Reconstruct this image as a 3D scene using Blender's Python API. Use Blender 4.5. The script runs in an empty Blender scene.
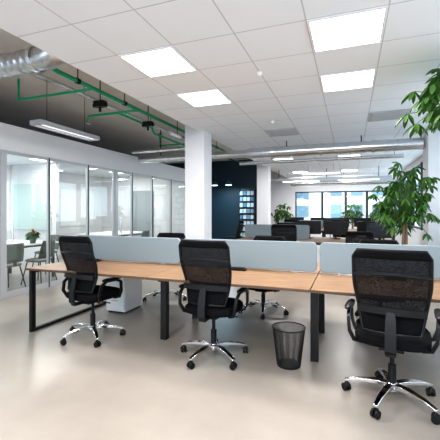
import bpy, math, random
from mathutils import Vector, Matrix
random.seed(7)
C = bpy.context.scene.collection
bpy.context.scene.view_settings.view_transform = 'Standard'
for lk in ('Medium High Contrast', 'Standard - Medium High Contrast'):
    try:
        bpy.context.scene.view_settings.look = lk; break
    except Exception: pass
# ---------------------------------------------------------------- materials
def mat(name, col, rough=0.5, metal=0.0, spec=0.5, emit=None, es=0.0, noise=None, nscale=8, bump=0, alpha_mix=None, coat=0):
    m = bpy.data.materials.new(name); m.use_nodes = True
    nt = m.node_tree; b = nt.nodes['Principled BSDF']
    b.inputs['Base Color'].default_value = (*col, 1)
    b.inputs['Roughness'].default_value = rough
    b.inputs['Metallic'].default_value = metal
    b.inputs['Specular IOR Level'].default_value = spec
    if coat: b.inputs['Coat Weight'].default_value = coat
    if emit:
        b.inputs['Emission Color'].default_value = (*emit, 1)
        b.inputs['Emission Strength'].default_value = es
    if noise:
        tc = nt.nodes.new('ShaderNodeTexCoord'); n = nt.nodes.new('ShaderNodeTexNoise')
        n.inputs['Scale'].default_value = nscale; n.inputs['Detail'].default_value = 6
        r = nt.nodes.new('ShaderNodeMix'); r.data_type = 'RGBA'
        nt.links.new(tc.outputs['Object'], n.inputs['Vector'])
        nt.links.new(n.outputs['Fac'], r.inputs[0])
        r.inputs[6].default_value = (*col, 1); r.inputs[7].default_value = (*noise, 1)
        nt.links.new(r.outputs[2], b.inputs['Base Color'])
        if bump:
            bp = nt.nodes.new('ShaderNodeBump'); bp.inputs['Strength'].default_value = bump
            nt.links.new(n.outputs['Fac'], bp.inputs['Height']); nt.links.new(bp.outputs[0], b.inputs['Normal'])
    return m

def mat_glass(name, refl=0.08, tint=(0.95, 0.98, 0.98)):
    m = bpy.data.materials.new(name); m.use_nodes = True; nt = m.node_tree
    nt.nodes.remove(nt.nodes['Principled BSDF']); out = nt.nodes['Material Output']
    t = nt.nodes.new('ShaderNodeBsdfTransparent'); t.inputs[0].default_value = (*tint, 1)
    g = nt.nodes.new('ShaderNodeBsdfGlossy'); g.inputs['Roughness'].default_value = 0.02
    mx = nt.nodes.new('ShaderNodeMixShader'); mx.inputs[0].default_value = refl
    nt.links.new(t.outputs[0], mx.inputs[1]); nt.links.new(g.outputs[0], mx.inputs[2]); nt.links.new(mx.outputs[0], out.inputs[0])
    return m

def mat_mesh(name):
    m = bpy.data.materials.new(name); m.use_nodes = True; nt = m.node_tree
    b = nt.nodes['Principled BSDF']; out = nt.nodes['Material Output']
    b.inputs['Base Color'].default_value = (0.006, 0.006, 0.0075, 1); b.inputs['Roughness'].default_value = 0.7; b.inputs['Specular IOR Level'].default_value = .15
    t = nt.nodes.new('ShaderNodeBsdfTransparent')
    mx = nt.nodes.new('ShaderNodeMixShader')
    tc = nt.nodes.new('ShaderNodeTexCoord'); ck = nt.nodes.new('ShaderNodeTexVoronoi')
    ck.inputs['Scale'].default_value = 240
    nt.links.new(tc.outputs['Object'], ck.inputs['Vector'])
    r = nt.nodes.new('ShaderNodeMath'); r.operation = 'LESS_THAN'; r.inputs[1].default_value = 0.34
    nt.links.new(ck.outputs['Distance'], r.inputs[0])
    s = nt.nodes.new('ShaderNodeMath'); s.operation = 'MULTIPLY'; s.inputs[1].default_value = 0.32
    nt.links.new(r.outputs[0], s.inputs[0])
    nt.links.new(s.outputs[0], mx.inputs[0]); nt.links.new(b.outputs[0], mx.inputs[1]); nt.links.new(t.outputs[0], mx.inputs[2])
    nt.links.new(mx.outputs[0], out.inputs[0])
    return m

def mat_tiles():
    m = mat('ceiling_tile', (0.83, 0.84, 0.865), 0.85, noise=(0.79, 0.80, 0.83), nscale=2); nt = m.node_tree; b = nt.nodes['Principled BSDF']
    tc = nt.nodes.new('ShaderNodeTexCoord'); sp = nt.nodes.new('ShaderNodeSeparateXYZ'); nt.links.new(tc.outputs['Object'], sp.inputs[0])
    def line(sock, off):
        a = nt.nodes.new('ShaderNodeMath'); a.operation = 'ADD'; a.inputs[1].default_value = off; nt.links.new(sock, a.inputs[0])
        d = nt.nodes.new('ShaderNodeMath'); d.operation = 'PINGPONG'; d.inputs[1].default_value = 0.3; nt.links.new(a.outputs[0], d.inputs[0])
        l = nt.nodes.new('ShaderNodeMath'); l.operation = 'LESS_THAN'; l.inputs[1].default_value = 0.006; nt.links.new(d.outputs[0], l.inputs[0])
        return l.outputs[0]
    mx = nt.nodes.new('ShaderNodeMath'); mx.operation = 'MAXIMUM'
    nt.links.new(line(sp.outputs[0], 0.33), mx.inputs[0]); nt.links.new(line(sp.outputs[1], 0.15), mx.inputs[1])
    old = b.inputs['Base Color'].links[0].from_socket
    c = nt.nodes.new('ShaderNodeMix'); c.data_type = 'RGBA'; nt.links.new(mx.outputs[0], c.inputs[0]); nt.links.new(old, c.inputs[6])
    c.inputs[7].default_value = (0.56, 0.55, 0.57, 1); nt.links.new(c.outputs[2], b.inputs['Base Color'])
    return m

def mat_wood():
    m = mat('oak_laminate', (0.50, 0.30, 0.17), 0.36); nt = m.node_tree; b = nt.nodes['Principled BSDF']
    tc = nt.nodes.new('ShaderNodeTexCoord'); mp = nt.nodes.new('ShaderNodeMapping'); mp.inputs['Scale'].default_value = (1.2, 18, 4)
    n = nt.nodes.new('ShaderNodeTexNoise'); n.inputs['Scale'].default_value = 3; n.inputs['Detail'].default_value = 8
    nt.links.new(tc.outputs['Object'], mp.inputs[0]); nt.links.new(mp.outputs[0], n.inputs['Vector'])
    r = nt.nodes.new('ShaderNodeValToRGB'); r.color_ramp.elements[0].position = 0.32; r.color_ramp.elements[1].position = 0.66
    r.color_ramp.elements[0].color = (0.155, 0.088, 0.046, 1); r.color_ramp.elements[1].color = (0.33, 0.20, 0.112, 1)
    nt.links.new(n.outputs['Fac'], r.inputs[0]); nt.links.new(r.outputs[0], b.inputs['Base Color'])
    b.inputs['Specular IOR Level'].default_value = .35
    return m

def mat_floor():
    m = mat('polished_concrete', (0.5, 0.45, 0.4), 0.32); nt = m.node_tree; b = nt.nodes['Principled BSDF']
    tc = nt.nodes.new('ShaderNodeTexCoord')
    n = nt.nodes.new('ShaderNodeTexNoise'); n.inputs['Scale'].default_value = 1.3; n.inputs['Detail'].default_value = 8; n.inputs['Roughness'].default_value = 0.6
    nt.links.new(tc.outputs['Object'], n.inputs['Vector'])
    r = nt.nodes.new('ShaderNodeValToRGB'); r.color_ramp.elements[0].position = 0.3; r.color_ramp.elements[1].position = 0.7
    r.color_ramp.elements[0].color = (0.305, 0.27, 0.235, 1); r.color_ramp.elements[1].color = (0.375, 0.335, 0.295, 1)
    nt.links.new(n.outputs['Fac'], r.inputs[0]); nt.links.new(r.outputs[0], b.inputs['Base Color'])
    b.inputs['Roughness'].default_value = 0.3
    b.inputs['Specular IOR Level'].default_value = 0.55
    return m

def mat_facade():
    m = mat('facade', (0.6, 0.58, 0.55), 0.8); nt = m.node_tree; b = nt.nodes['Principled BSDF']
    tc = nt.nodes.new('ShaderNodeTexCoord'); br = nt.nodes.new('ShaderNodeTexBrick')
    mp = nt.nodes.new('ShaderNodeMapping'); mp.inputs['Rotation'].default_value = (math.radians(90), 0, 0)
    br.offset = 0; br.inputs['Scale'].default_value = 1; br.inputs['Brick Width'].default_value = 2.2; br.inputs['Row Height'].default_value = 2.6
    br.inputs['Mortar Size'].default_value = 0.5; br.inputs['Color1'].default_value = (0.12, 0.2, 0.26, 1); br.inputs['Color2'].default_value = (0.2, 0.3, 0.36, 1)
    br.inputs['Mortar'].default_value = (0.62, 0.6, 0.58, 1)
    nt.links.new(tc.outputs['Object'], mp.inputs[0]); nt.links.new(mp.outputs[0], br.inputs['Vector']); nt.links.new(br.outputs[0], b.inputs['Base Color'])
    return m

WHITE = mat('white_paint', (0.74, 0.74, 0.76), 0.7, noise=(0.69, 0.69, 0.71), nscale=3)
TILE = mat_tiles(); WOOD = mat_wood(); FLOOR = mat_floor()
EDGE = mat('dark_edge_band', (0.10, 0.055, 0.03), 0.5)
CONC = mat('raw_concrete_ceiling', (0.56, 0.52, 0.48), 0.9, noise=(0.76, 0.72, 0.67), nscale=2.5)
BLACK = mat('black_steel', (0.007, 0.007, 0.008), 0.4, spec=.35)
PLAS = mat('black_plastic', (0.006, 0.006, 0.007), 0.42, spec=.3)
FABR = mat('black_fabric', (0.004, 0.004, 0.005), 0.9, spec=.12, noise=(0.008, 0.008, 0.009), nscale=90)
CHROME = mat('chrome', (0.75, 0.76, 0.78), 0.14, 1.0)
ALU = mat('aluminium', (0.50, 0.51, 0.53), 0.4, 0.4)
LAMPH = mat('lamp_housing_grey', (0.50, 0.51, 0.53), 0.35, 0.4)
GALV = mat('galvanised_steel', (0.62, 0.64, 0.67), 0.25, 1.0, noise=(0.85, 0.87, 0.89), nscale=12)
FOIL = mat('crinkled_foil', (0.34, 0.36, 0.39), 0.28, 1.0, noise=(0.75, 0.77, 0.80), nscale=22, bump=.8)
GREEN = mat('green_pipe_paint', (0.004, 0.34, 0.16), 0.35)
DIV = mat('grey_felt', (0.245, 0.295, 0.325), 0.9, noise=(0.21, 0.26, 0.29), nscale=120)
GLASS = mat_glass('partition_glass', 0.08, (.95, .98, .97)); WGLASS = mat_glass('window_glass', 0.04)
MESH = mat_mesh('chair_mesh_fabric'); LAMPM = mat('lamp_diffuser', (1, 1, 1), 0.4, emit=(1, 0.96, 0.93), es=4)
LAMP2 = mat('tube_diffuser', (1, 1, 1), 0.4, emit=(1, 0.98, 0.95), es=3)
LAMP3 = mat('fluorescent_tube', (1, 1, 1), 0.4, emit=(1, 0.99, 0.97), es=2)
NAVY = mat('navy_wall', (0.010, 0.030, 0.045), 0.5)
DARKF = mat('dark_window_frame', (0.03, 0.035, 0.04), 0.4)
LEAF = mat('leaf_green', (0.016, 0.062, 0.012), 0.5, spec=.3, noise=(0.06, 0.145, 0.025), nscale=6)
BARK = mat('bark', (0.16, 0.10, 0.06), 0.85, noise=(0.24, 0.17, 0.1), nscale=15)
SOIL = mat('soil', (0.03, 0.02, 0.014), 0.95); POT = mat('pot_ceramic', (0.55, 0.55, 0.54), 0.4); POTD = mat('pot_dark', (0.06, 0.06, 0.065), 0.4)
WHITEL = mat('white_laminate', (0.82, 0.82, 0.82), 0.35)
MAGS = [mat('magazine_cover_white', (.6, .63, .66), .4), mat('magazine_cover_grey', (.22, .28, .33), .4), mat('magazine_cover_blue', (.08, .2, .3), .4)]
SCREEN = mat('monitor_screen', (0.01, 0.012, 0.016), 0.2)
BINM = mat('dark_grey_wire', (0.028, 0.029, 0.032), 0.4, 0.4)
RED = mat('flower_red', (0.5, 0.02, 0.03), 0.5); TEAL = mat('pale_green_glass', (0.50, 0.60, 0.57), 0.3)
OLIVE = mat('dark_olive_shell', (0.08, 0.095, 0.075), 0.5)
# ---------------------------------------------------------------- mesh builder
class MB:
    def __init__(s): s.v = []; s.f = []
    def add(s, vs, fs, M=None):
        o = len(s.v)
        s.v += [tuple((M @ Vector(v)) if M else v) for v in vs]; s.f += [tuple(i + o for i in f) for f in fs]; return s
    def box(s, x0, x1, y0, y1, z0, z1, M=None):
        vs = [(x, y, z) for z in (z0, z1) for y in (y0, y1) for x in (x0, x1)]
        return s.add(vs, [(0, 2, 3, 1), (4, 5, 7, 6), (0, 1, 5, 4), (2, 6, 7, 3), (0, 4, 6, 2), (1, 3, 7, 5)], M)
    def rings(s, rings, cap=True, closed=False, M=None):
        n = len(rings[0]); vs = [p for r in rings for p in r]; fs = []
        m = len(rings)
        for i in range(m if closed else m - 1):
            for j in range(n):
                a = i * n + j; b = i * n + (j + 1) % n; k = ((i + 1) % m) * n
                fs.append((a, b, k + (j + 1) % n, k + j))
        if cap and not closed: fs.append(tuple(reversed(range(n)))); fs.append(tuple((m - 1) * n + j for j in range(n)))
        return s.add(vs, fs, M)
    def tube(s, pts, r, seg=10, closed=False, w=None, M=None):
        pts = [Vector(p) for p in pts]; n = len(pts); rs = r if isinstance(r, (list, tuple)) else [r] * n
        up = None; out = []
        for i, p in enumerate(pts):
            if closed: t = pts[(i + 1) % n] - pts[i - 1]
            else: t = pts[min(i + 1, n - 1)] - pts[max(i - 1, 0)]
            t.normalize()
            if up is None:
                up = Vector((0, 0, 1)) if abs(t.z) < 0.9 else Vector((0, 1, 0))
            a = t.cross(up).normalized(); b = a.cross(t).normalized(); up = b
            if w is None: out.append([tuple(p + a * math.cos(q) * rs[i] + b * math.sin(q) * rs[i]) for q in [2 * math.pi * k / seg for k in range(seg)]])
            else:
                hw, hh = w; out.append([tuple(p + a * x * hw * rs[i] + b * y * hh * rs[i]) for x, y in ((-1, -1), (1, -1), (1, 1), (-1, 1))])
        return s.rings(out, True, closed, M)
    def cyl(s, p0, p1, r0, r1=None, seg=16): return s.tube([p0, p1], [r0, r0 if r1 is None else r1], seg)
    def cushion(s, cx, cy, hx, hy, prof, n=4.0, seg=28, M=None):
        out = []
        for z, k in prof:
            r = []
            for j in range(seg):
                a = 2 * math.pi * j / seg; c, d = math.cos(a), math.sin(a)
                r.append((cx + (hx - (1 - k) * 0.25) * math.copysign(abs(c) ** (2 / n), c), cy + (hy - (1 - k) * 0.25) * math.copysign(abs(d) ** (2 / n), d), z))
            out.append(r)
        return s.rings(out, True, False, M)
    def obj(s, name, m, parent=None, smooth=False, bevel=0, mesh_name=None):
        me = bpy.data.meshes.new(name); me.from_pydata(s.v, [], s.f); me.update()
        import bmesh
        b = bmesh.new(); b.from_mesh(me); bmesh.ops.recalc_face_normals(b, faces=b.faces)
        b.to_mesh(me); b.free()
        me.materials.append(m)
        if smooth:
            for p in me.polygons: p.use_smooth = True
            try: me.set_sharp_from_angle(angle=math.radians(42))
            except Exception: pass
        o = bpy.data.objects.new(name, me); C.objects.link(o)
        if bevel:
            bv = o.modifiers.new('bevel', 'BEVEL'); bv.width = bevel; bv.segments = 2; bv.limit_method = 'ANGLE'
        if parent: o.parent = parent
        return o
def root(name, loc, label, cat, group=None, rz=0):
    o = bpy.data.objects.new(name, None); o.empty_display_size = 0.1; C.objects.link(o); o.location = loc; o.rotation_euler = (0, 0, rz)
    o['label'] = label; o['category'] = cat
    if group: o['group'] = group
    return o
def tag(o, label, cat, group=None):
    o['label'] = label; o['category'] = cat
    if group: o['group'] = group
    return o
def copy_thing(o, loc, rz=0, label=None, group=None, drop=0):
    def cp(x, par):
        n = x.copy(); C.objects.link(n)
        if par: n.parent = par; n.matrix_parent_inverse = x.matrix_parent_inverse.copy()
        for c in x.children: cp(c, n)
        return n
    n = cp(o, None); n.location = loc; n.rotation_euler = (0, 0, rz)
    if drop:
        for c in n.children:
            if not c.name.startswith(('star_base', 'gas_lift')): c.location.z -= drop
    if label: n['label'] = label
    if group: n['group'] = group
    return n
def struct(o): o['kind'] = 'structure'; return o
def sbox(name, m, *d, bevel=0): return struct(MB().box(*d).obj(name, m, bevel=bevel))
# ---------------------------------------------------------------- room shell
XR, XL, XG, YB, YN, ZC, ZD = 1.85, -8.6, -5.13, 18.0, -5.0, 2.91, 3.4
sbox('floor', FLOOR, XL - .2, XR + .2, YN, YB + .2, -0.1, 0)
sbox('ceiling', TILE, -2.73, XR, YN, YB, ZC, ZC + 0.06)
sbox('ceiling_concrete', CONC, XL - .2, XR + .2, YN, YB + .2, ZD, ZD + .15)
wi = 1
def window(idx, axis, a0, a1, z0, z1, plane, frame=0.06, fm=None):
    f = MB()
    def bb(p0, p1, q0, q1, t=0.05):
        if axis == 'x': f.box(p0, p1, plane - t, plane + t, q0, q1)
        else: f.box(plane - t, plane + t, p0, p1, q0, q1)
    bb(a0, a0 + frame, z0, z1); bb(a1 - frame, a1, z0, z1); bb(a0 + frame, a1 - frame, z0, z0 + frame); bb(a0 + frame, a1 - frame, z1 - frame, z1)
    o = struct(f.obj('window_%d' % idx, fm or DARKF))
    g = MB()
    if axis == 'x': g.box(a0 + frame, a1 - frame, plane - .005, plane + .005, z0 + frame, z1 - frame)
    else: g.box(plane - .005, plane + .005, a0 + frame, a1 - frame, z0 + frame, z1 - frame)
    p = g.obj('pane', WGLASS, o); return o
sbox('wall_outer', WHITE, XL - .2, XL, YN, 1.0, 0, ZD); sbox('trim_60', WHITE, XL - .2, XL, 8.4, YB, 0, ZD)
sbox('trim_61', WHITE, XL - .2, XL, 1.0, 8.4, 0, .85); sbox('trim_62', WHITE, XL - .2, XL, 1.0, 8.4, 2.25, ZD)
for k in range(5): window(90 + k, 'y', 1.0 + k * 1.48, 1.0 + (k + 1) * 1.48, .85, 2.25, XL - .1, .05, WHITEL)
sbox('wall_back', WHITE, XL, -2.62, YB, YB + .2, 0, ZD)
sbox('trim_1', WHITE, -2.62, XR, YB, YB + .2, 0, 0.8)
sbox('trim_2', WHITE, -2.62, XR, YB, YB + .2, 2.36, ZD)
xs = [-2.62, -1.3, -0.2, 0.75, 1.85]
for a, b in zip(xs[:-1], xs[1:]):
    window(wi, 'x', a, b, .8, 2.36, YB + .1); wi += 1
sbox('wall_right', WHITE, XR, XR + .2, YN, YB, 0, 0.85)
sbox('trim_3', WHITE, XR, XR + .2, YN, YB, 2.75, ZD)
y = YN
while y < YB - .1:
    sbox('trim_%d' % (10 + wi), DARKF, XR, XR + .2, y, y + .1, .85, 2.75)
    window(wi, 'y', y + .1, min(y + 2.3, YB), .85, 2.75, XR + .1, .06); wi += 1
    y += 2.3
for i, (x0, y0, w) in enumerate([(-2.98, 6.07, .4), (-2.98, 11.6, .4), (1.33, 7.3, .5)]):
    sbox('trim_%d' % (40 + i), WHITE, x0, x0 + w, y0, y0 + w, 0, ZC if x0 > 0 else ZD, bevel=.01)
YE = 10.6
sbox('wall_left', WHITE, XG - .12, XG, 0.0, YE, 2.36, 2.78)
sbox('wall_left_end', WHITE, XL, XG, YE, YE + .12, 0, 2.78)
sbox('wall_left_start', WHITE, XL, XG, -0.12, 0, 0, 2.78)
sbox('ceiling_office', WHITE, XL, XG - .12, 0, YE, 2.62, 2.7)
ys = [0.0, 0.95, 1.93, 2.92, 3.92, 4.90, 5.92, 6.78, 7.5, 8.46, 9.55, 10.6]
for i in range(len(ys) - 1):
    a, b = ys[i], ys[i + 1]; fr = .03
    f = MB(); x0, x1 = XG - .06, XG - .02
    f.box(x0, x1, a, a + fr, 0, 2.36); f.box(x0, x1, b - fr, b, 0, 2.36)
    f.box(x0, x1, a + fr, b - fr, 0, .09); f.box(x0, x1, a + fr, b - fr, 2.31, 2.36)
    isd = i in (4, 7)
    o = struct(f.obj(('door_%d' % i) if isd else ('window_%d' % (60 + i)), ALU))
    MB().box(XG - .045, XG - .035, a + fr, b - fr, .09, 2.31).obj('pane', GLASS, o)
    MB().box(XG - .02, XG - .012, a - .009, a + .009, 0, 2.36).obj('gasket', DARKF if not isd else ALU, o)
    if isd:
        MB().box(x1, x1 + .012, a + .03, a + .13, 0.0, 2.36).obj('door_stile', ALU, o)
        h = MB(); h.cyl((x1 + .05, a + .2, .85), (x1 + .05, a + .2, 1.25), .012); h.cyl((x1, a + .2, .9), (x1 + .05, a + .2, .9), .008); h.cyl((x1, a + .2, 1.2), (x1 + .05, a + .2, 1.2), .008)
        h.obj('door_handle', CHROME, o, smooth=True)
sbox('wall_left_divider', WHITE, XL, XG - 1.9, 6.9, 7.0, 0, 2.62)
sbox('wall_kitchen', NAVY, -8.4, -2.98, 13.2, 13.4, 0, ZD)
o = sbox('door_20', mat('grey_door', (.30, .33, .35), .5), -7.3, -6.4, YE - .05, YE - .001, 0, 2.1)
MB().cyl((-6.52, YE - .09, 1.0), (-6.52, YE - .05, 1.0), .012).cyl((-6.52, YE - .09, 1.0), (-6.64, YE - .09, 1.0), .009).obj('door_handle', CHROME, o, smooth=True)
# ---------------------------------------------------------------- ceiling light panels
def make_panel(x, y):
    r = root('ceiling_light_panel', (x, y, ZC), 'square white recessed LED ceiling panel, lit', 'ceiling light', 'LED ceiling panels')
    fr = MB(); s = .295
    fr.box(-s, s, -s, -s + .02, -.012, 0.001); fr.box(-s, s, s - .02, s, -.012, 0.001); fr.box(-s, -s + .02, -s + .02, s - .02, -.012, 0.001); fr.box(s - .02, s, -s + .02, s - .02, -.012, 0.001)
    fr.obj('frame', WHITEL, r)
    MB().box(-s + .02, s - .02, -s + .02, s - .02, -.008, 0.001).obj('diffuser', LAMPM, r)
    l = bpy.data.lights.new('panel_lamp', 'AREA'); l.shape = 'SQUARE'; l.size = .54; l.energy = 41; l.color = (1, .965, .94)
    lo = bpy.data.objects.new('panel_lamp', l); C.objects.link(lo); lo.parent = r; lo.location = (0, 0, -.02)
    return r
P = make_panel(-.03, 3.15)
for x in (-1.83, -.03):
    for y in (-3.45, -1.65, .15, 3.15, 4.35, 10.35, 13.95, 16.35):
        if (x, y) == (-.03, 3.15): continue
        copy_thing(P, (x, y, ZC))
def vent(x, y):
    m = MB(); m.box(-.29, .29, -.29, .29, -.01, 0.001)
    for k in range(7): m.box(-.24, .24, -.22 + k * .07, -.19 + k * .07, -.022, -.01)
    o = m.obj('air_vent', mat('vent_grey', (.5, .5, .51), .5)); o.location = (x, y, ZC)
    tag(o, 'square grey louvred air vent in the ceiling', 'air vent', 'ceiling vents')
vent(.57, 6.15); vent(-1.23, 6.75)
for x, y in ((-.93, 3.75), (-1.23, 5.85), (.87, 4.6)):
    m = MB(); m.tube([(0, 0, 0), (0, 0, -.02), (0, 0, -.04)], [.03, .03, .018], 20); o = m.obj('smoke_detector', WHITEL, smooth=True); o.location = (x, y, ZC)
    tag(o, 'small round white smoke detector on the ceiling', 'smoke detector', 'smoke detectors')
# ---------------------------------------------------------------- ducts and pipes
def parts(name, m, par, gens, smooth=True):
    for g in gens: g.obj(name, m, par, smooth=smooth)
pts = []; rr = []
x = -8.4; k = 0
while x < -3.25: pts.append((x, 2.95, 3.08)); rr.append((.128, .123, .118, .123)[k % 4] + random.uniform(-.002, .002)); x += .024; k += 1
pts += [(-3.2, 2.95, 3.08), (-3.1, 2.95, 3.085), (-3.0, 2.95, 3.12), (-2.93, 2.95, 3.2), (-2.9, 2.95, 3.38)]; rr += [.13] * 5
D1 = tag(MB().tube(pts, rr, 24).obj('ventilation_duct', FOIL, smooth=True), 'round ribbed silver duct bending up to the slab', 'duct')
parts('duct_collar', GALV, D1, [MB().cyl((x, 2.95, 3.08), (x + .05, 2.95, 3.08), .14, seg=24) for x in (-6.6, -5.4, -4.3, -3.3)])
d = MB(); d.tube([(-5.0, 7.6, 2.68), (-2.2, 7.6, 2.68), (-2.1, 7.6, 2.68), (1.3, 7.6, 2.68)], [.085, .085, .115, .115], 24)
D2 = tag(d.obj('ventilation_duct', GALV, smooth=True), 'long round galvanised duct hung under the ceiling', 'duct')
parts('duct_collar', GALV, D2, [MB().cyl((x, 7.6, 2.68), (x + .06, 7.6, 2.68), .1 if x < -2.2 else .128, seg=24) for x in (-4.2, -3.2, -1.6, -.6, .4)])
parts('hanger', BLACK, D2, [MB().box(x, x + .02, 7.59, 7.61, 2.76, (ZD if x < -2.8 else ZC) - .001) for x in (-4.4, -1.3, .2)], False)
def pipe(name, pts, r, m, label, seg=14):
    o = MB().tube(pts, r, seg).obj(name, m, smooth=True); return tag(o, label, 'pipe')
s1 = pipe('steel_pipe', [(-2.9, 9.4, 2.72), (1.2, 9.4, 2.72)], .05, GALV, 'thin steel pipe run hung under the ceiling')
parts('hanger', BLACK, s1, [MB().cyl((x, 9.4, 2.76), (x, 9.4, ZC - .001), .006, seg=6) for x in (-2, 0, 1)])
s2 = pipe('steel_pipe', [(-3.05, 5.6, 2.8), (-3.05, 7.1, 2.8), (-4.9, 7.15, 2.8)], .04, GALV, 'bent steel pipe near the white column')
parts('hanger', BLACK, s2, [MB().cyl((-3.05, 5.9, 2.84), (-3.05, 5.9, ZD - .001), .006, seg=6)])
s3 = pipe('steel_pipe', [(-4.0, 3.2, 3.25), (-4.0, 12.9, 3.25)], .035, GALV, 'straight steel conduit close to the slab')
parts('pipe_bracket', BLACK, s3, [MB().cyl((-4.0, y, 3.25), (-4.0, y, ZD - .001), .006, seg=6) for y in (4.5, 6.5, 8.9)])
s4 = pipe('ventilation_duct', [(-2.5, 15.9, 2.62), (1.7, 15.9, 2.62)], .14, GALV, 'wide silver duct hung under the ceiling near the windows', 20)
s4['category'] = 'duct'
parts('hanger', BLACK, s4, [MB().cyl((x, 15.9, 2.74), (x, 15.9, ZC - .001), .008, seg=6) for x in (-1.7, -.3, 1.1)])
t = MB(); t.box(-2.9, 1.3, 12.9, 13.1, 2.5, 2.52); t.box(-2.9, 1.3, 12.9, 12.91, 2.52, 2.58); t.box(-2.9, 1.3, 13.09, 13.1, 2.52, 2.58)
CT = tag(t.obj('cable_tray', ALU), 'grey metal cable tray hung under the ceiling', 'cable tray')
parts('hanger', BLACK, CT, [MB().box(x, x + .02, 12.99, 13.01, 2.52, ZC - .001) for x in (-2.5, -.8, .9)], False)
g1 = pipe('sprinkler_pipe', [(-3.3, 3.16, 3.39), (-3.3, 3.16, 3.14), (-3.3, 3.2, 3.08), (-3.3, 3.26, 3.07), (-3.3, 10.5, 3.07)], .027, GREEN, 'long green sprinkler pipe along the open ceiling')
parts('pipe_bracket', BLACK, g1, [MB().cyl((-3.3, y, 3.07), (-3.3, y, ZD - .001), .007, seg=6).cyl((-3.3, y - .025, 3.07), (-3.3, y + .025, 3.07), .038) for y in (3.6, 4.6, 6.9, 8.6)])
g2 = pipe('sprinkler_pipe', [(-3.72, 5.05, 3.07), (-3.72, 6.0, 3.07), (-3.72, 6.1, 3.05), (-3.72, 6.12, 3.0), (-3.72, 6.2, 2.96), (-3.72, 9.0, 2.96)], .022, GREEN, 'slim green branch pipe beside the main line')
g3 = pipe('sprinkler_pipe', [(-3.33, 5.0, 3.07), (-4.35, 5.0, 3.07), (-4.35, 5.0, 2.98)], .021, GREEN, 'short green cross pipe ending in a sprinkler head')
h = MB(); h.cyl((-4.35, 5, 2.98), (-4.35, 5, 2.94), .02); h.cyl((-4.35, 5, 2.94), (-4.35, 5, 2.935), .04); h.obj('sprinkler_head', CHROME, g3, smooth=True)
g4 = pipe('sprinkler_pipe', [(-3.33, 7.9, 3.07), (-4.6, 7.9, 3.07), (-4.6, 7.9, 3.39)], .018, GREEN, 'green cross pipe rising to the slab')
g6 = pipe('sprinkler_pipe', [(-3.33, 3.9, 3.07), (-4.7, 3.9, 3.07), (-4.7, 3.9, 3.39)], .018, GREEN, 'green cross pipe rising to the slab')
g5 = pipe('sprinkler_pipe', [(-2.9, 3.4, 3.399), (-2.9, 3.45, 3.26), (-2.9, 3.6, 3.2), (-2.9, 6.069, 3.2)], .02, GREEN, 'upper green pipe beside the tiled ceiling edge')
for y, x in ((4.3, -3.52), (5.6, -3.5), (8.2, -3.5)):
    v = MB(); v.box(-.09, .09, -.05, .05, -.03, .06); v.cyl((-.12, 0, 0), (.12, 0, 0), .03); v.cyl((0, 0, -.03), (0, 0, -.1), .02); v.cyl((0, 0, .06), (0, 0, ZD - 2.98), .008)
    o = v.obj('valve_actuator', BLACK, bevel=.004); o.location = (x, y, 2.98); tag(o, 'small black valve box hung under the open ceiling', 'valve', 'ceiling valves')
r = root('hanging_tube_lamp', (-4.3, 3.85, 2.68), 'long grey louvred fluorescent lamp hung on wires', 'lamp')
m = MB(); m.box(-.10, .10, 0, 1.25, .02, .04); m.box(-.11, -.10, 0, 1.25, -.03, .04); m.box(.10, .11, 0, 1.25, -.03, .04); m.box(-.11, .11, -.01, 0, -.03, .04); m.box(-.11, .11, 1.25, 1.26, -.03, .04)
m.obj('housing', LAMPH, r)
m = MB(); m.box(-.002, .002, .01, 1.24, -.028, 0); [m.box(-.10, .10, .05 + k * .1, .056 + k * .1, -.028, .0) for k in range(12)]; m.obj('louvre', CHROME, r)
for sx in (-.05, .05): MB().cyl((sx, .03, .008), (sx, 1.22, .008), .01).obj('lamp_tube', LAMP3, r, smooth=True)
for yy in (.2, 1.0): MB().cyl((0, yy, .04), (0, yy, ZD - 2.681), .004, seg=6).obj('wire', BLACK, r)
def linear(x, y, z, L):
    r = root('linear_pendant_lamp', (x, y, z), 'slim white linear pendant lamp, lit', 'lamp', 'linear pendants')
    MB().box(-L / 2, L / 2, -.06, .06, 0, .05).obj('housing', WHITEL, r); MB().box(-L / 2 + .02, L / 2 - .02, -.05, .05, -.01, 0).obj('diffuser', LAMP2, r)
    for q in (-L / 2 + .2, L / 2 - .2): MB().box(q, q + .006, -.003, .003, .05, ZC - z - .001).obj('wire', BLACK, r)
linear(-1.9, 14.6, 2.6, 1.5); linear(.3, 14.6, 2.6, 1.5); linear(-.9, 11.8, 2.6, 1.2)
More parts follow.
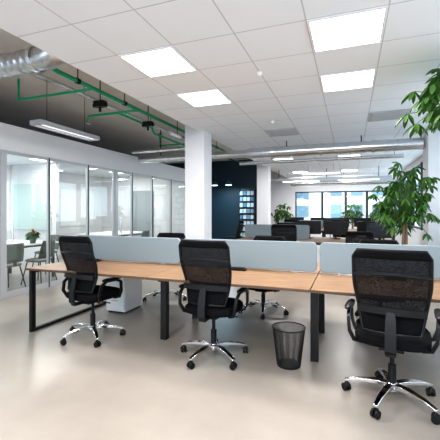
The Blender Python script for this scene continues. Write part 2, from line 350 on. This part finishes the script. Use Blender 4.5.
# ---------------------------------------------------------------- chair
def back_pt(u, v):
    z = .545 + .575 * v
    hw = .180 + .058 * min(1, v / .55) ** .9
    if v > .92: hw -= .03 * ((v - .92) / .08) ** 2
    y = -.205 + .035 * math.sin(math.pi * min(v / .7, 1)) - .10 * max(0, v - .25) + .035 * u * u
    return (hw * u, y, z)
def make_chair(loc, rz, label):
    R = root('office_chair', loc, label, 'chair', None, rz)
    s = MB(); s.tube([(0, 0, .075), (0, 0, .10), (0, 0, .135)], [.045, .05, .032], 20)
    for k in range(5):
        a = math.radians(90 + 72 * k + 20); c, d = math.cos(a), math.sin(a)
        s.tube([(c * .02, d * .02, .112), (c * .12, d * .12, .118), (c * .24, d * .24, .105), (c * .33, d * .33, .080)], [1, .95, .75, .6], w=(.026, .016))
    SB = s.obj('star_base', CHROME, R, smooth=True, bevel=.004)
    cm = MB(); 
    for sx in (-.016, .016): cm.cyl((sx - .009, 0, .028), (sx + .009, 0, .028), .028, seg=18)
    cm.tube([(0, .012, .03), (0, .006, .052), (0, 0, .066)], [.016, .02, .012], 10); cm.cyl((0, 0, .06), (0, 0, .085), .007, seg=8)
    c0 = None
    for k in range(5):
        a = math.radians(90 + 72 * k + 20)
        if c0 is None: c0 = cm.obj('caster', PLAS, SB, smooth=True); c = c0
        else: c = c0.copy(); C.objects.link(c); c.parent = SB
        c.location = (math.cos(a) * .32, math.sin(a) * .32, 0.0); c.rotation_euler = (0, 0, a + .7 * k)
    g = MB(); g.tube([(0, 0, .13), (0, 0, .26)], .028, 18); g.tube([(0, 0, .26), (0, 0, .40)], .016, 14); g.obj('gas_lift', PLAS, R, smooth=True)
    m = MB(); m.box(-.08, .08, -.13, .1, .395, .435); m.box(-.03, .03, -.26, -.1, .405, .425); m.cyl((.08, .0, .41), (.24, .02, .40), .007, seg=8); m.obj('tilt_mechanism', PLAS, R, bevel=.006)
    m = MB(); m.cushion(0, .02, .25, .245, [(.435, .80), (.442, .92), (.46, 1.0), (.495, 1.0), (.515, .93), (.525, .75), (.53, .45)], 3.6, 32); m.obj('seat', FABR, R, smooth=True)
    f = MB(); pts = []
    N = 12
    for i in range(N + 1): pts.append(back_pt(-1, i / N))
    for i in range(1, 8): pts.append(back_pt(-1 + 2 * i / 8, 1))
    for i in range(N, -1, -1): pts.append(back_pt(1, i / N))
    for i in range(1, 6): pts.append(back_pt(1 - 2 * i / 6, 0))
    f.tube(pts, .013, 8, closed=True)
    f.tube([(0, -.24, .415), (0, -.275, .45), (0, -.27, .56), (0, -.245, .66), (0, -.235, .70)], [1, 1, 1, .9, .7], w=(.035, .010))
    f.tube([(-.215, -.185, .70), (-.1, -.222, .705), (0, -.232, .705), (.1, -.222, .705), (.215, -.185, .70)], [1] * 5, w=(.009, .024))
    cr = [back_pt(-1 + 2 * i / 8, .70 + .03 * (1 - (-1 + i / 4) ** 2)) for i in range(9)]
    f.tube([(p[0], p[1] - .006, p[2]) for p in cr], [1] * 9, w=(.006, .009))
    B = f.obj('backrest', PLAS, R, smooth=True)
    def surf(v0, v1, nv, nu, off=0.0, k=.97, th=.0):
        b = MB(); vs = []
        for i in range(nv + 1):
            for j in range(nu + 1):
                p = back_pt((-1 + 2 * j / nu) * k, v0 + (v1 - v0) * i / nv); vs.append((p[0], p[1] + off, p[2]))
        fs = [(i * (nu + 1) + j, i * (nu + 1) + j + 1, (i + 1) * (nu + 1) + j + 1, (i + 1) * (nu + 1) + j) for i in range(nv) for j in range(nu)]
        b.add(vs, fs); return b
    surf(0, 1, 14, 8).obj('mesh_panel', MESH, B, smooth=True)
    t = surf(.91, 1.0, 3, 8, 0, .99).obj('head_pad', FABR, B, smooth=True); so = t.modifiers.new('th', 'SOLIDIFY'); so.thickness = .028; so.offset = 0
    t = surf(.0, .22, 3, 8, 0, .99).obj('lower_pad', FABR, B, smooth=True); so = t.modifiers.new('th', 'SOLIDIFY'); so.thickness = .02; so.offset = 0
    for sx in (-1, 1):
        a = MB(); a.tube([(sx * .2, .12, .432), (sx * .27, .125, .45), (sx * .295, .13, .52), (sx * .298, .12, .62), (sx * .295, .05, .655), (sx * .29, -.08, .655), (sx * .285, -.145, .61), (sx * .275, -.165, .52), (sx * .25, -.13, .45), (sx * .19, -.10, .432)], [1] * 10, w=(.014, .011))
        A = a.obj('armrest', PLAS, R, smooth=True)
        MB().cushion(sx * .294, .0, .028, .135, [(.655, .95), (.66, 1.0), (.675, 1.0), (.682, .95)], 3, 20).obj('arm_pad', PLAS, A, smooth=True)
    return R
LB = 'black mesh office chair with chrome base'
CH = make_chair((.29, 2.86, 0), math.radians(-8), LB + ', pulled slightly out')
CH['group'] = 'mesh office chairs'
def chair(x, y, deg, lab, drop=0): return copy_thing(CH, (x, y, 0), math.radians(deg), lab, drop=drop)
chair(-1.22, 3.11, -2, LB + ', pushed to the desk')
chair(-2.66, 3.13, -8, LB + ', turned slightly aside')
chair(-1.12, 4.72, 172, LB + ', behind the divider', .10)
chair(-2.72, 4.85, 186, LB + ', behind the divider', .10)
chair(.35, 4.8, 180, LB + ', behind the divider', .12)
chair(-1.25, 7.15, 5, LB + ' at the second desk row')
chair(-2.95, 8.9, 120, LB + ' by the desk end')
chair(.2, 7.2, -10, LB + ' at the second desk row', .12)
chair(-1.7, 9.6, 180, LB + ' behind the desk row', .06)
chair(-.3, 11.6, 0, LB + ' at the rear desk row')
chair(-1.8, 11.6, 10, LB + ' at the rear desk row')
# ---------------------------------------------------------------- bench desks
W = 1.58
def make_bench(loc, endframe, label):
    R = root('bench_desk', loc, label, 'desk', 'bench desks')
    for k, (a, b) in enumerate(((0, .785), (.815, 1.6))):
        D = MB().box(.004, W - .004, a, b, .716, .741).obj('desktop', WOOD, R, bevel=.002)
        yy = (a - .0015, a) if k == 0 else (b, b + .0015)
        MB().box(.004, W - .004, yy[0], yy[1], .716, .738).obj('edge_band', EDGE, D)
    f = MB(); f.box(.06, W - .06, .40, .44, .665, .715); f.box(.06, W - .06, 1.16, 1.20, .665, .715); f.box(.05, W - .05, .70, .90, .62, .64)
    f.box(.05, W - .05, .70, .705, .64, .68); f.box(.05, W - .05, .895, .90, .64, .68); f.box(.4, .44, .43, 1.17, .64, .668); f.box(1.1, 1.14, .43, 1.17, .64, .668)
    f.obj('under_frame', BLACK, R)
    l = MB()
    if endframe:
        for yy in (.04, 1.5): l.box(.01, .05, yy, yy + .06, 0, .715)
        l.box(.01, .05, .1, 1.5, 0, .035); l.box(.01, .05, .1, 1.5, .675, .715)
    else:
        l.box(-.035, .035, .36, .43, 0, .715); l.box(-.035, .035, 1.17, 1.24, 0, .715); l.box(-.03, .03, .43, 1.17, .66, .715)
    l.obj('leg_frame', BLACK, R, bevel=.003)
    return R
def make_divider(loc):
    R = root('desk_divider', loc, 'grey felt-covered divider screen on the desk centre line', 'desk divider', 'desk dividers')
    m = MB()
    h0, h1, L, r = .755, 1.065, W - .03, .045
    ring = []
    for cx, cz, a0 in ((L - r, h1 - r, 0), (r, h1 - r, 90), (r, h0 + r, 180), (L - r, h0 + r, 270)):
        for k in range(5):
            a = math.radians(a0 + k * 22.5); ring.append((cx + r * math.cos(a), cz + r * math.sin(a)))
    m.rings([[(x, y, z) for x, z in ring] for y in (-.018, .018)]); m.obj('panel', DIV, R, bevel=.006)
    for x in (.2, L - .26): MB().box(x, x + .06, -.012, .012, .742, .756).obj('clamp', ALU, R)
    return R
BD = make_bench((-3.47, 2.965, 0), True, 'oak-topped double bench desk with black end frame')
BM = make_bench((-1.89, 2.965, 0), False, 'oak-topped double bench desk with black steel legs')
copy_thing(BM, (-.31, 2.965, 0))
DV = make_divider((-3.455, 3.765, 0))
copy_thing(DV, (-1.875, 3.765, 0)); copy_thing(DV, (-.295, 3.765, 0))
copy_thing(BD, (-2.45, 7.5, 0)); copy_thing(BM, (-.87, 7.5, 0)); copy_thing(DV, (-2.43, 8.3, 0))
copy_thing(BD, (-2.45, 12.1, 0)); copy_thing(BM, (-.87, 12.1, 0)); copy_thing(DV, (-2.43, 12.9, 0))
for x, y in ((-3.1, 3.66), (-1.15, 3.66), (.4, 3.66)):
    m = MB(); m.box(-.09, .09, -.035, .035, 0, .02); m.box(-.07, .07, -.02, .02, .02, .032)
    o = m.obj('socket_box', PLAS, bevel=.003); o.location = (x, y, .742); tag(o, 'small black power socket box on the desktop', 'power socket', 'desk sockets')
r = root('drawer_pedestal', (-3.15, 3.98, 0), 'white drawer pedestal under the desk', 'cabinet')
MB().box(0, .30, 0, .42, .02, .56).obj('body', WHITEL, r, bevel=.004)
MB().box(.02, .28, .02, .40, 0, .02).obj('plinth', PLAS, r)
for k in range(3):
    dr = MB().box(.01, .29, -.018, -.001, .04 + k * .175, .205 + k * .175).obj('drawer', WHITEL, r, bevel=.003)
    MB().box(.1, .2, -.028, -.018, .17 + k * .175, .18 + k * .175).obj('handle', ALU, dr)
# ---------------------------------------------------------------- waste bin
r = root('waste_bin', (-.52, 3.18, 0), 'round black wire-mesh waste paper bin', 'waste bin')
m = MB(); seg = 84; nz = 34
for i in range(nz):
    rr = .105 + .04 * i / (nz - 1); z = .01 + .33 * i / (nz - 1)
    m.tube([(math.cos(2 * math.pi * j / 32) * rr, math.sin(2 * math.pi * j / 32) * rr, z) for j in range(32)], .0013, 4, closed=True)
for j in range(seg):
    a = 2 * math.pi * j / seg
    m.tube([(math.cos(a) * .105, math.sin(a) * .105, .01), (math.cos(a) * .145, math.sin(a) * .145, .34)], .0013, 4)
m.obj('wire_body', BINM, r)
m = MB(); m.tube([(math.cos(2 * math.pi * j / 40) * .146, math.sin(2 * math.pi * j / 40) * .146, .342) for j in range(40)], .006, 8, closed=True); m.obj('rim', BINM, r, smooth=True)
m = MB(); m.cyl((0, 0, 0), (0, 0, .015), .105, .105, 32); m.obj('bottom', BLACK, r)
# ---------------------------------------------------------------- monitors
def make_monitor(loc, rz, lab='black flat monitor on a stand'):
    R = root('monitor', loc, lab, 'monitor', 'desk monitors', rz)
    b = MB().box(-.275, .275, -.012, .018, .09, .41).obj('housing', PLAS, R, bevel=.006)
    MB().box(-.262, .262, -.0145, -.012, .103, .398).obj('screen', SCREEN, b)
    MB().box(-.025, .025, .018, .04, .012, .28).box(-.11, .11, -.06, .12, 0, .012).obj('stand', PLAS, R, bevel=.003)
    return R
MN = make_monitor((-.93, 8.72, .742), math.pi)
for x, y, a in ((-.32, 8.72, 176), (.42, 8.7, 186), (.58, 7.95, 10), (-1.9, 13.4, 180), (-1.1, 13.2, 180), (-.3, 13.2, 182), (.4, 13.2, 178), (-.6, 12.6, 0)):
    copy_thing(MN, (x, y, .742), math.radians(a))
# ---------------------------------------------------------------- plants
def leaf_cluster(m, c, dirv, L, n=6):
    dirv = Vector(dirv).normalized(); t = dirv.cross(Vector((0, 0, 1)))
    if t.length < .01: t = Vector((1, 0, 0))
    t.normalize(); nrm = t.cross(dirv).normalized()
    for k in range(n):
        a = (k - (n - 1) / 2) * (math.radians(300) / n); d = (dirv * math.cos(a) + t * math.sin(a)) + Vector((0, 0, -.45 - .35 * random.random())); d.normalize()
        s = d.cross(nrm).normalized(); l = L * random.uniform(.75, 1.1); w = l * .17
        vs = []; prof = [(0, 0.08), (.2, .55), (.5, 1), (.75, .85), (.9, .5), (1, 0.03)]
        for q, ww in prof:
            p = Vector(c) + d * l * q + Vector((0, 0, -l * .4 * q * q)); 
            vs += [p - s * w * ww + nrm * w * .25 * ww, p, p + s * w * ww + nrm * w * .25 * ww]
        fs = []
        for i in range(5): b = i * 3; fs += [(b, b + 1, b + 4, b + 3), (b + 1, b + 2, b + 5, b + 4)]
        m.add([tuple(v) for v in vs], fs)
STEM = mat('stem_green', (.07, .14, .03), .5)
def make_plant(loc, height, crown_c, crown_r, n, L, label, potr=.2, poth=.4, pm=POT, name='potted_money_tree', tiers=False):
    R = root(name, loc, label, 'plant')
    p = MB(); p.tube([(0, 0, 0), (0, 0, poth * .7), (0, 0, poth)], [potr * .72, potr * .95, potr], 28); p.obj('pot', pm, R, smooth=True)
    MB().cyl((0, 0, poth), (0, 0, poth + .012), potr * .9, seg=24).obj('soil', SOIL, R)
    tr = MB(); cc = Vector(crown_c); fo = MB()
    for k in range(3):
        a = k * 2.1; tr.tube([(math.cos(a + q * 2.5) * .025 + cc.x * (q ** 1.5), math.sin(a + q * 2.5) * .025 + cc.y * (q ** 1.5), poth + (cc.z - crown_r[2] * .5 - poth) * q) for q in [i / 10 for i in range(11)]], [.028 - .012 * i / 10 for i in range(11)], 8)
    st = MB(); base = Vector((cc.x, cc.y, cc.z - crown_r[2] * .5))
    for k in range(n):
        th = k * 2.39996 + random.uniform(-.5, .5); ph = math.acos(max(-1, min(1, 1 - 1.8 * (k + .5) / n))); rr = random.uniform(.45, 1.12)
        o = Vector((math.sin(ph) * math.cos(th) * crown_r[0], math.sin(ph) * math.sin(th) * crown_r[1], math.cos(ph) * crown_r[2])) * rr
        c = cc + o
        bs = base + Vector((random.uniform(-.02, .02), random.uniform(-.02, .02), (random.uniform(-.3, .45)) * crown_r[2]))
        mid = bs.lerp(c, .5) + Vector((0, 0, .08))
        st.tube([bs, mid, c], [.009, .007, .004], 5)
        leaf_cluster(fo, c, (o.x, o.y, o.z * .3 + .05), L)
    tr.obj('trunk', BARK, R, smooth=True); st.obj('stem', STEM, R, smooth=True); fo.obj('foliage', LEAF, R, smooth=True)
    return R
P1 = make_plant((.78, 6.0, 0), 2.1, (0, 0, 1.54), (.42, .42, .60), 84, .14, 'tall money tree with drooping green leaves in a grey pot')
P2 = make_plant((1.54, 4.05, 0), 2.9, (-.57, 0, 2.48), (.40, .40, .36), 58, .15, 'very tall leaning money tree reaching the ceiling', .22, .45)
P3 = make_plant((-2.75, 15, 0), 1.7, (0, 0, 1.25), (.4, .4, .45), 36, .2, 'bushy green plant in a dark pot by the wall', pm=POTD)
copy_thing(P3, (.1, 16.6, 0), 1.0, 'bushy green plant in a dark pot near the window')
copy_thing(P3, (1.1, 15.3, 0), 2.0, 'bushy green plant in a dark pot near the window')
copy_thing(P3, (1.1, 10.6, 0), 3.0, 'bushy green plant in a dark pot beside the desks')
# ---------------------------------------------------------------- magazine rack
r = root('magazine_rack', (-3.75, 13.1, 0), 'tall dark magazine rack against the navy wall', 'rack')
m = MB(); m.box(-.32, -.30, -.12, .08, 0, 2.25); m.box(.30, .32, -.12, .08, 0, 2.25); m.box(-.3, .3, .06, .08, 0, 2.25)
for k in range(8): m.box(-.3, .3, -.12, .06, .38 + k * .23, .39 + k * .23)
m.obj('frame', DARKF, r)
for k in range(8):
    for j in range(4):
        w_ = (k * 3 + j * 2 + (k * j) % 3) % 5; w_ = 0 if w_ < 3 else w_ - 2
        o = MB().box(-.06, .06, -.004, .004, 0, .16).obj('magazine', MAGS[w_]); tag(o, ('white', 'grey', 'blue')[w_] + '-covered magazine standing on the rack', 'magazine', 'magazines on the rack')
        o.location = (-3.75 - .219 + j * .146, 13.02, .392 + k * .23); o.rotation_euler = (-.15, 0, 0)
CB = mat('cool_bulb', (1, 1, 1), .5, emit=(.6, .85, 1), es=8); SB_ = mat('shade_blue', (.02, .1, .16), .4)
for k, x in enumerate((-4.75, -4.2)):
    r = root('pendant_lamp', (x, 12.2, 2.35), 'small round pendant lamp glowing cool white', 'lamp', 'kitchen pendants')
    MB().tube([(0, 0, .0), (0, 0, .08), (0, 0, .16)], [.14, .1, .02], 20).obj('lamp_shade', SB_, r, smooth=True)
    MB().cyl((0, 0, -.01), (0, 0, -.002), .11).obj('bulb', CB, r)
    MB().cyl((0, 0, .16), (0, 0, ZD - 2.351), .004, seg=6).obj('cord', BLACK, r)
    l = bpy.data.lights.new('pendant_bulb_light', 'AREA'); l.shape = 'DISK'; l.size = .2; l.energy = 22; l.color = (.5, .8, 1)
    lo = bpy.data.objects.new('pendant_bulb_light', l); C.objects.link(lo); lo.parent = r; lo.location = (0, 0, -.02)
# ---------------------------------------------------------------- meeting room contents
def make_table(loc, mt=None):
    r = root('meeting_table', loc, 'white-topped meeting table with dark legs', 'table', 'meeting tables')
    MB().box(-.7, .7, -.9, .9, .715, .74).obj('table_top', mt or WHITEL, r, bevel=.004)
    m = MB()
    for sx in (-.62, .62):
        for sy in (-.8, .8): m.box(sx - .02, sx + .02, sy - .02, sy + .02, 0, .714)
        m.box(sx - .02, sx + .02, -.78, .78, .68, .714)
    m.box(-.6, .6, -.02, .02, .68, .714)
    m.obj('leg_frame', BLACK, r); return r
MT = make_table((-6.5, 4.9, 0)); copy_thing(MT, (-6.6, 8.75, 0))
r = root('flower_pot', (-6.0, 5.3, .741), 'small green pot plant with red flowers on the table', 'plant')
MB().tube([(0, 0, 0), (0, 0, .1), (0, 0, .13)], [.05, .07, .075], 18).obj('pot', POTD, r, smooth=True)
f = MB(); [leaf_cluster(f, (random.uniform(-.06, .06), random.uniform(-.06, .06), .15 + random.random() * .1), (random.uniform(-1, 1), random.uniform(-1, 1), .4), .12, 5) for _ in range(18)]; f.obj('foliage', LEAF, r, smooth=True)
for _ in range(4):
    x, y, z = random.uniform(-.07, .07), random.uniform(-.07, .07), random.uniform(.22, .27); MB().tube([(x, y, z - .02), (x, y, z), (x, y, z + .02)], [.01, .018, .008], 8).obj('flower', RED, r, smooth=True)
def make_side_chair(loc, rz):
    R = root('side_chair', loc, 'dark olive shell meeting chair with slim metal legs', 'chair', 'meeting chairs', rz)
    m = MB(); m.cushion(0, 0, .22, .21, [(.43, .9), (.445, 1), (.465, 1), (.475, .9)], 3, 24); m.obj('seat', OLIVE, R, smooth=True)
    m = MB(); vs = []; 
    for i in range(7):
        for j in range(7):
            u = -1 + j / 3; v = i / 6; vs.append((u * .21 * (1 - .2 * v * v), -.2 - .07 * v + .05 * u * u, .5 + .33 * v))
    m.add(vs, [(i * 7 + j, i * 7 + j + 1, i * 7 + j + 8, i * 7 + j + 7) for i in range(6) for j in range(6)])
    o = m.obj('backrest', OLIVE, R, smooth=True); so = o.modifiers.new('t', 'SOLIDIFY'); so.thickness = .015
    m = MB(); m.box(-.02, .02, -.225, -.2, .44, .56)
    for sx in (-1, 1):
        for sy in (-1, 1): m.cyl((sx * .15, sy * .14, .44), (sx * .22, sy * .22, 0), .011, seg=8)
    m.obj('leg_frame', BLACK, R)
    return R
SC = make_side_chair((-5.6, 4.4, 0), math.radians(90))
for x, y, a in ((-5.6, 5.1, 98), (-7.5, 4.6, -90), (-6.5, 6.1, 180), (-5.65, 8.6, 88)): copy_thing(SC, (x, y, 0), math.radians(a))
o = MB().box(-8.45, -7.15, 6.86, 6.899, .9, 2.1).obj('whiteboard', TEAL); tag(o, 'pale green glass board on the meeting room wall', 'whiteboard')
o = MB().box(XL + .001, XL + .03, 8.6, 10.1, .9, 2.1).obj('wall_board', WHITEL); tag(o, 'wide white board on the office wall', 'wall panel')
for pos in ((-6.8, 4.2, 2.62), (-6.8, 6.4, 2.62), (-6.8, 9.3, 2.62), (-6.8, 2, 2.62)): copy_thing(P, pos)
# ---------------------------------------------------------------- outside
FAC = mat_facade()
for x, y, w, h in ((-14, 48, 16, 9), (4, 42, 13, 6), (20, 52, 14, 12)):
    o = MB().box(-w / 2, w / 2, 0, 8, -6, h).obj('building', FAC); o.location = (x, y, 0); tag(o, 'pale apartment building with rows of windows', 'building', 'buildings outside')
# ---------------------------------------------------------------- world + camera
w = bpy.data.worlds.new('world'); bpy.context.scene.world = w; w.use_nodes = True
bg = w.node_tree.nodes['Background']; bg.inputs[0].default_value = (.74, .87, 1, 1); bg.inputs[1].default_value = 2.8
cam = bpy.data.cameras.new('camera'); co = bpy.data.objects.new('camera', cam); C.objects.link(co)
cam.sensor_width = 36; cam.sensor_fit = 'HORIZONTAL'; cam.lens = 36 * 350 / 440
cam.shift_y = -9 / 440
co.location = (0, 0, 1.39); co.rotation_euler = (math.radians(90), 0, math.radians(20.4))
cam.clip_start = .05
bpy.context.scene.camera = co
